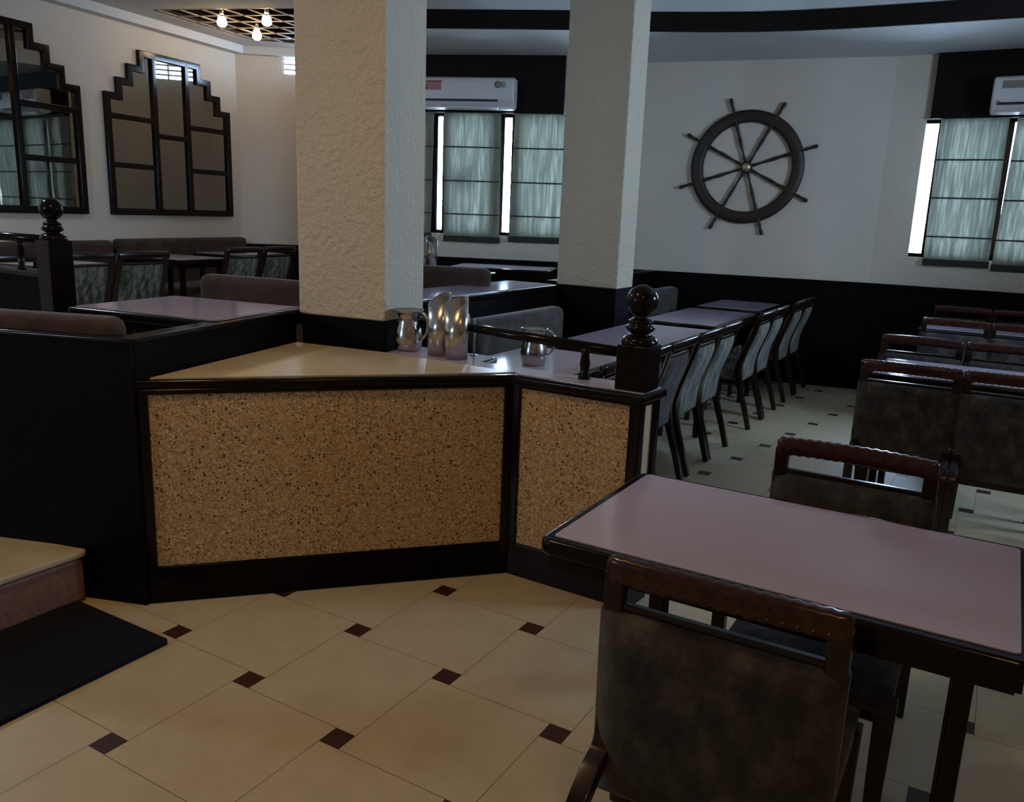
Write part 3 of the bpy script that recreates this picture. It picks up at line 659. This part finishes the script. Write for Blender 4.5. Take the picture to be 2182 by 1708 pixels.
# near table with its own centre legs on the left (they stand well in from the end)
table(1.685, 0.715, -0.5, 1.035, 0.665, 'large lilac topped table nearest the camera, lower right', legx=(-0.22, 0.405))
table(0.0, 2.425, 0, 0.66, 1.15, 'lilac topped table behind the counter handrail, with a steel jug on it')
table(0.02, 3.92, 0, 0.66, 1.26, 'lilac topped table just beyond the newel post, first clear one of the aisle row')
table(-0.03, 5.36, 0, 0.62, 1.22, 'lilac topped table in the middle of the aisle row, left of the light chairs')
table(-0.05, 6.60, 0, 0.62, 0.86, 'lilac topped table farthest back in the aisle row, below the ship wheel')
table(2.06, 3.80, 0, 1.1, 0.64, 'lilac topped table between facing chairs at the right, middle distance')
table(2.08, 6.30, 0, 1.1, 0.64, 'lilac topped table farthest back at the right, near the black wainscot')
table(-1.27, 1.365, 8.5, 0.86, 0.68, 'lilac topped table on the platform left of the large pillar', PF)
table(-4.28, 2.42, 97, 0.62, 0.72, 'small lilac topped table behind the left newel post', PF)
table(-4.42, 3.72, 97, 0.60, 0.72, 'small lilac topped table below the farther stepped mirror', PF)
table(-4.70, 4.72, 97, 0.70, 0.62, 'lilac topped table in the far left corner of the platform', PF)
table(-1.98, 4.45, 10, 0.72, 0.66, 'lilac topped table behind the brown bench between the pillars', PF)
table(-2.03, 5.52, 20, 0.95, 0.60, 'lilac topped table below the middle window blinds', PF)

# ------------------------------------------------------------------ chairs
def bez(p, n=6):
    out = []
    for i in range(len(p) - 1):
        p0, p1, p2, p3 = p[max(i - 1, 0)], p[i], p[i + 1], p[min(i + 2, len(p) - 1)]
        for k in range(n):
            t_ = k / n; out.append(tuple(0.5 * (2 * b + (c - a) * t_ + (2 * a - 5 * b + 4 * c - d) * t_ ** 2 + (-a + 3 * b - 3 * c + d) * t_ ** 3) for a, b, c, d in zip(p0, p1, p2, p3)))
    out.append(tuple(p[-1])); return out
def make_chair(loc, rot, label, fab, group, carved):
    r = thing('dining_chair', label, 'chair', loc, rot, group)
    w = 0.205 if carved else 0.192; UPX = Vector((1, 0, 0))
    if carved: prof = bez([(-0.245, 0.87), (-0.245, 0.70), (-0.24, 0.56), (-0.26, 0.485), (-0.32, 0.455), (-0.385, 0.40), (-0.398, 0.30), (-0.398, 0.0)])
    else: prof = bez([(-0.235, 0.87), (-0.19, 0.72), (-0.13, 0.55), (-0.105, 0.44), (-0.135, 0.30), (-0.185, 0.14), (-0.225, 0.0)])
    for sx in (-1, 1):
        MB().sweep([(sx * (w + 0.005), y, z) for y, z in prof], [(-.019, -.022), (.019, -.022), (.019, .022), (-.019, .022)], None, False, UPX,
                   [0.9 + (0.0 if carved else 0.35) * math.exp(-((z - 0.44) / 0.12) ** 2) for y, z in prof]).build('leg', 'chair_wood', r, bevel=0.004)
    for sx in (-1, 1):
        MB().sweep([(sx * w, 0.25, 0.40), (sx * w, 0.262, 0.2), (sx * w, 0.265, 0.0)], [(-.023, -.023), (.023, -.023), (.023, .023), (-.023, .023)], None, False, Vector((0, 1, 0)), [1.1, 0.95, 0.75]).build('leg', 'chair_wood', r, bevel=0.003)
    # top rail, slightly bowed; carved ones get a rope relief
    n = 34; pts = []; sc = []
    for k in range(n + 1):
        u_ = -1 + 2 * k / n; pts.append((u_ * (w + 0.022), -0.243 - 0.014 * (1 - u_ * u_), 0.872 + 0.004 * (1 - u_ * u_)))
        sc.append((1.0 + 0.12 * (k % 2) if carved else 1.0) * (1.0 if abs(u_) < 0.98 else 0.8))
    o = MB().sweep(pts, rrect(0.017, 0.026, 0.012, 3), None, True, Vector((0, 0, 1)), sc).build('top_rail', 'rail_carved_wood' if carved else 'chair_wood', r)
    if carved:
        mb = MB()
        for k in range(16):
            x = -0.205 + 0.41 * (k + 0.5) / 16
            for zz in (0.885, 0.862): 
                u_ = x / (w + 0.022)
                M = Matrix.Translation((x, -0.243 - 0.014 * (1 - u_ * u_) - 0.013, zz)) @ Matrix.Rotation(R(28 if zz > .87 else -28), 4, 'Y')
                mb.add([(-.012, .004, -.009), (.012, .004, -.009), (.012, .004, .009), (-.012, .004, .009), (0, -.010, 0)], [(0, 1, 4), (1, 2, 4), (2, 3, 4), (3, 0, 4)], False, M)
        mb.build('carving', 'rail_carved_wood', o)
    # lower edge of the hand slot
    yz = (-0.243, 0.796) if carved else (-0.215, 0.805)
    MB().sweep([(-w, *yz), (w, *yz)], rrect(0.010, 0.008, 0.004, 2)).build('slot_rail', 'chair_wood', r)
    # upholstered back: swept pad following the posts
    def pad(prof_, x0, x1, th_f, th_b, name, mat_):
        nx = 10; vs = []; fs = []; m = len(prof_)
        for side_ in (0, 1):
            for i in range(m):
                y, z = prof_[i]; e = min(i, m - 1 - i) / (m - 1) * 2; ez = min(1.0, 0.35 + 2.6 * e)
                for k in range(nx + 1):
                    u_ = -1 + 2 * k / nx; ex = min(1.0, 0.35 + (1 - abs(u_)) * 2.6)
                    off_ = (th_f if side_ else -th_b) * min(ex, ez)
                    vs.append((x0 + (x1 - x0) * k / nx, y + off_, z))
        NN = m * (nx + 1)
        for s_ in (0, 1):
            for i in range(m - 1):
                for k in range(nx):
                    a = s_ * NN + i * (nx + 1) + k; fs.append((a, a + 1, a + nx + 2, a + nx + 1))
        for i in range(m - 1):
            for k in (0, nx): a = i * (nx + 1) + k; fs.append((a, a + nx + 1, a + nx + 1 + NN, a + NN))
        for i in (0, m - 1):
            for k in range(nx): a = i * (nx + 1) + k; fs.append((a, a + 1, a + 1 + NN, a + NN))
        return MB().add(vs, fs, True).build(name, mat_, r)
    if carved: pad(bez([(-0.243, 0.79), (-0.243, 0.70), (-0.238, 0.56), (-0.235, 0.46), (-0.225, 0.37)], 4), -w - 0.028, w + 0.028, 0.035, 0.05, 'backrest', fab)
    else: pad(bez([(-0.212, 0.80), (-0.185, 0.70), (-0.135, 0.56), (-0.115, 0.46), (-0.115, 0.36)], 4), -w + 0.008, w - 0.008, 0.045, 0.028, 'backrest', fab)
    # seat: frame and cushion
    sf = MB(); sf.box(-w, w, -0.22 if carved else -0.10, 0.262, 0.33, 0.40); sf.build('seat_frame', 'chair_wood', r, bevel=0.006)
    N = 12; vs = []; fs = []
    for j in range(N + 1):
        for i in range(N + 1):
            u_, v_ = -1 + 2 * i / N, -1 + 2 * j / N; e = min(1 - abs(u_), 1 - abs(v_))
            vs.append((u_ * (w + 0.012), (0.035 if carved else 0.09) + v_ * (0.245 if carved else 0.19), 0.405 + 0.055 * min(1, 0.35 + 2.2 * e) ** 0.7))
    K_ = len(vs); vs += [(x, y, 0.37) for x, y, z in vs]
    for j in range(N):
        for i in range(N):
            a = j * (N + 1) + i; fs.append((a, a + 1, a + N + 2, a + N + 1)); fs.append((a + K_, a + K_ + N + 1, a + K_ + N + 2, a + K_ + 1))
    bd = [i for i in range(N + 1)] + [(j + 1) * (N + 1) - 1 for j in range(1, N + 1)] + [N * (N + 1) + i for i in range(N - 1, -1, -1)] + [j * (N + 1) for j in range(N - 1, 0, -1)]
    for a, b in zip(bd, bd[1:] + bd[:1]): fs.append((a, b, b + K_, a + K_))
    MB().add(vs, fs, True).build('seat', fab, r)
    return r
GR = 'carved rail chairs on the right side'; GA = 'light chairs along the aisle'; GL = 'chairs on the left platform'
c0 = make_chair((1.68, 0.40, 0), 0, 'dark upholstered chair with carved red brown top rail, nearest the camera', 'chair_fabric', GR, True)
dup(c0, (1.74, 1.07, 0), 180, 'carved rail chair facing the camera across the near table', GR)
for x, y, rt, lb in ((1.725, 3.43, 0, 'dark chair with back to camera, left of its pair at middle right'),
                     (2.185, 3.43, 0, 'dark backed chair at right edge beside another, back to camera, middle distance'),
                     (1.68, 4.12, 180, 'chair facing the camera behind the middle right table, left of two'),
                     (2.15, 4.12, 180, 'chair facing the camera behind the middle right table, at the right edge'),
                     (1.80, 5.97, 0, 'far right chair back in front of the farthest right table, left of two'),
                     (2.26, 5.97, 0, 'far right chair back in front of the farthest right table, at the edge'),
                     (1.80, 6.72, 180, 'farthest right chair against the black wainscot, left of two'),
                     (2.26, 6.72, 180, 'farthest right chair against the black wainscot, at the edge')):
    dup(c0, (x, y, 0), rt, lb, GR)
a0 = make_chair((0.31, 3.73, 0), 90, 'light striped chair of the second aisle pair, the nearer of two', 'aisle_chair_fabric', GA, False)
for y, lb in ((2.32, 'aisle chair half hidden behind the newel post'), (2.76, 'aisle chair just right of the newel post'), (3.22, 'dark looking aisle chair between the newel post and the first light pair'),
              (4.175, 'light striped chair of the second aisle pair, the farther of two'), (5.17, 'light striped chair of the third aisle pair, the nearer of two'),
              (5.61, 'light striped chair of the third aisle pair, the farther of two'), (6.36, 'aisle chair of the farthest pair, the nearer of two'), (6.82, 'aisle chair closest to the back wall')):
    c_ = dup(a0, (0.31, y, 0), 90, lb, GA)
    if y == 3.22:
        for ch in c_.children:
            if ch.name.startswith(('backrest', 'seat')) and not ch.name.startswith('seat_frame'):
                ch.data = ch.data.copy(); ch.data.materials[0] = MATS['chair_fabric']  # darker fabric puts this chair's dim lighting into its colour
l0 = make_chair((-3.82, 2.80, PF), 88, 'grey backed chair on the platform right of the left newel post', 'aisle_chair_fabric', GL, False); l0['group'] = GL
for x, y, rt, lb in ((-3.80, 2.32, 88, 'grey backed chair directly behind the left newel post'), (-3.80, 1.78, 88, 'grey backed chair at the left photo edge under the railing'),
                     (-4.10, 4.02, 92, 'pale blue lit chair in the far left, left of its pair'), (-4.17, 4.50, 95, 'pale blue lit chair in the far left, right of its pair'),
                     (-2.95, 5.35, 30, 'dark chair seen behind the steel holder near the middle window')):
    dup(l0, (x, y, PF), rt, lb, GL)

# ------------------------------------------------------------------ benches
def bench(x, y, rot, L_, label, fab='bench_fabric', z=0, bh=0.92, seat=True, dsz=0.42):
    """back runs along local x from 0 to L_, seat towards +y"""
    r = thing('bench', label, 'bench', (x, y, z), rot)
    MB().box(0.01, L_ - 0.01, -0.02, dsz, 0.0, 0.32).build('base', 'black_panel', r)
    MB().box(0.0, L_, 0.03, dsz + 0.02, 0.32, 0.44).build('seat_cushion', fab, r, bevel=0.035, seg=4)
    b_ = MB().box(0.0, L_, -0.05, 0.08, 0.36, bh); b_.build('back_cushion', fab, r, bevel=0.05, seg=5)
    return r
bench(-2.94, -0.105, 19.2, 2.28, 'brown bench with rounded cushion top behind the black partition at left', z=PF, bh=0.845, dsz=0.36)
bench(-0.98, 2.22, 188, 1.05, 'short brown bench beyond the left platform table, ending at the large pillar', z=PF, bh=0.87, dsz=0.36)
bench(-1.13, 3.84, 194, 1.35, 'brown bench between the two pillars, seen over the shiny ledge', z=PF, bh=0.89, dsz=0.36)
x, y = lw(-2.0); bench(x + 0.08, y + 0.02, 277.75, 3.4, 'long brown bench against the left wall under the mirror at the photo edge', z=PF, bh=0.89, dsz=0.5)
x, y = lw(-0.06); bench(x + 0.08, y, 277.75, 1.86, 'long brown bench against the left wall under the farther mirror', z=PF, bh=0.90, dsz=0.5)
bench(-0.60, 3.86, 270, 1.1, 'grey bench below the ledge partition, seen above the handrail', 'grey_bench_fabric', bh=0.94, dsz=0.3)
bench(-0.72, 6.55, 270, 0.95, 'grey bench right of the second pillar, at the aisle row', 'grey_bench_fabric', bh=0.92, dsz=0.3)
cutlery((-2.28, 4.62, 1.061), 70, 'steel cutlery holder standing on the platform table below the middle window', 0.285)
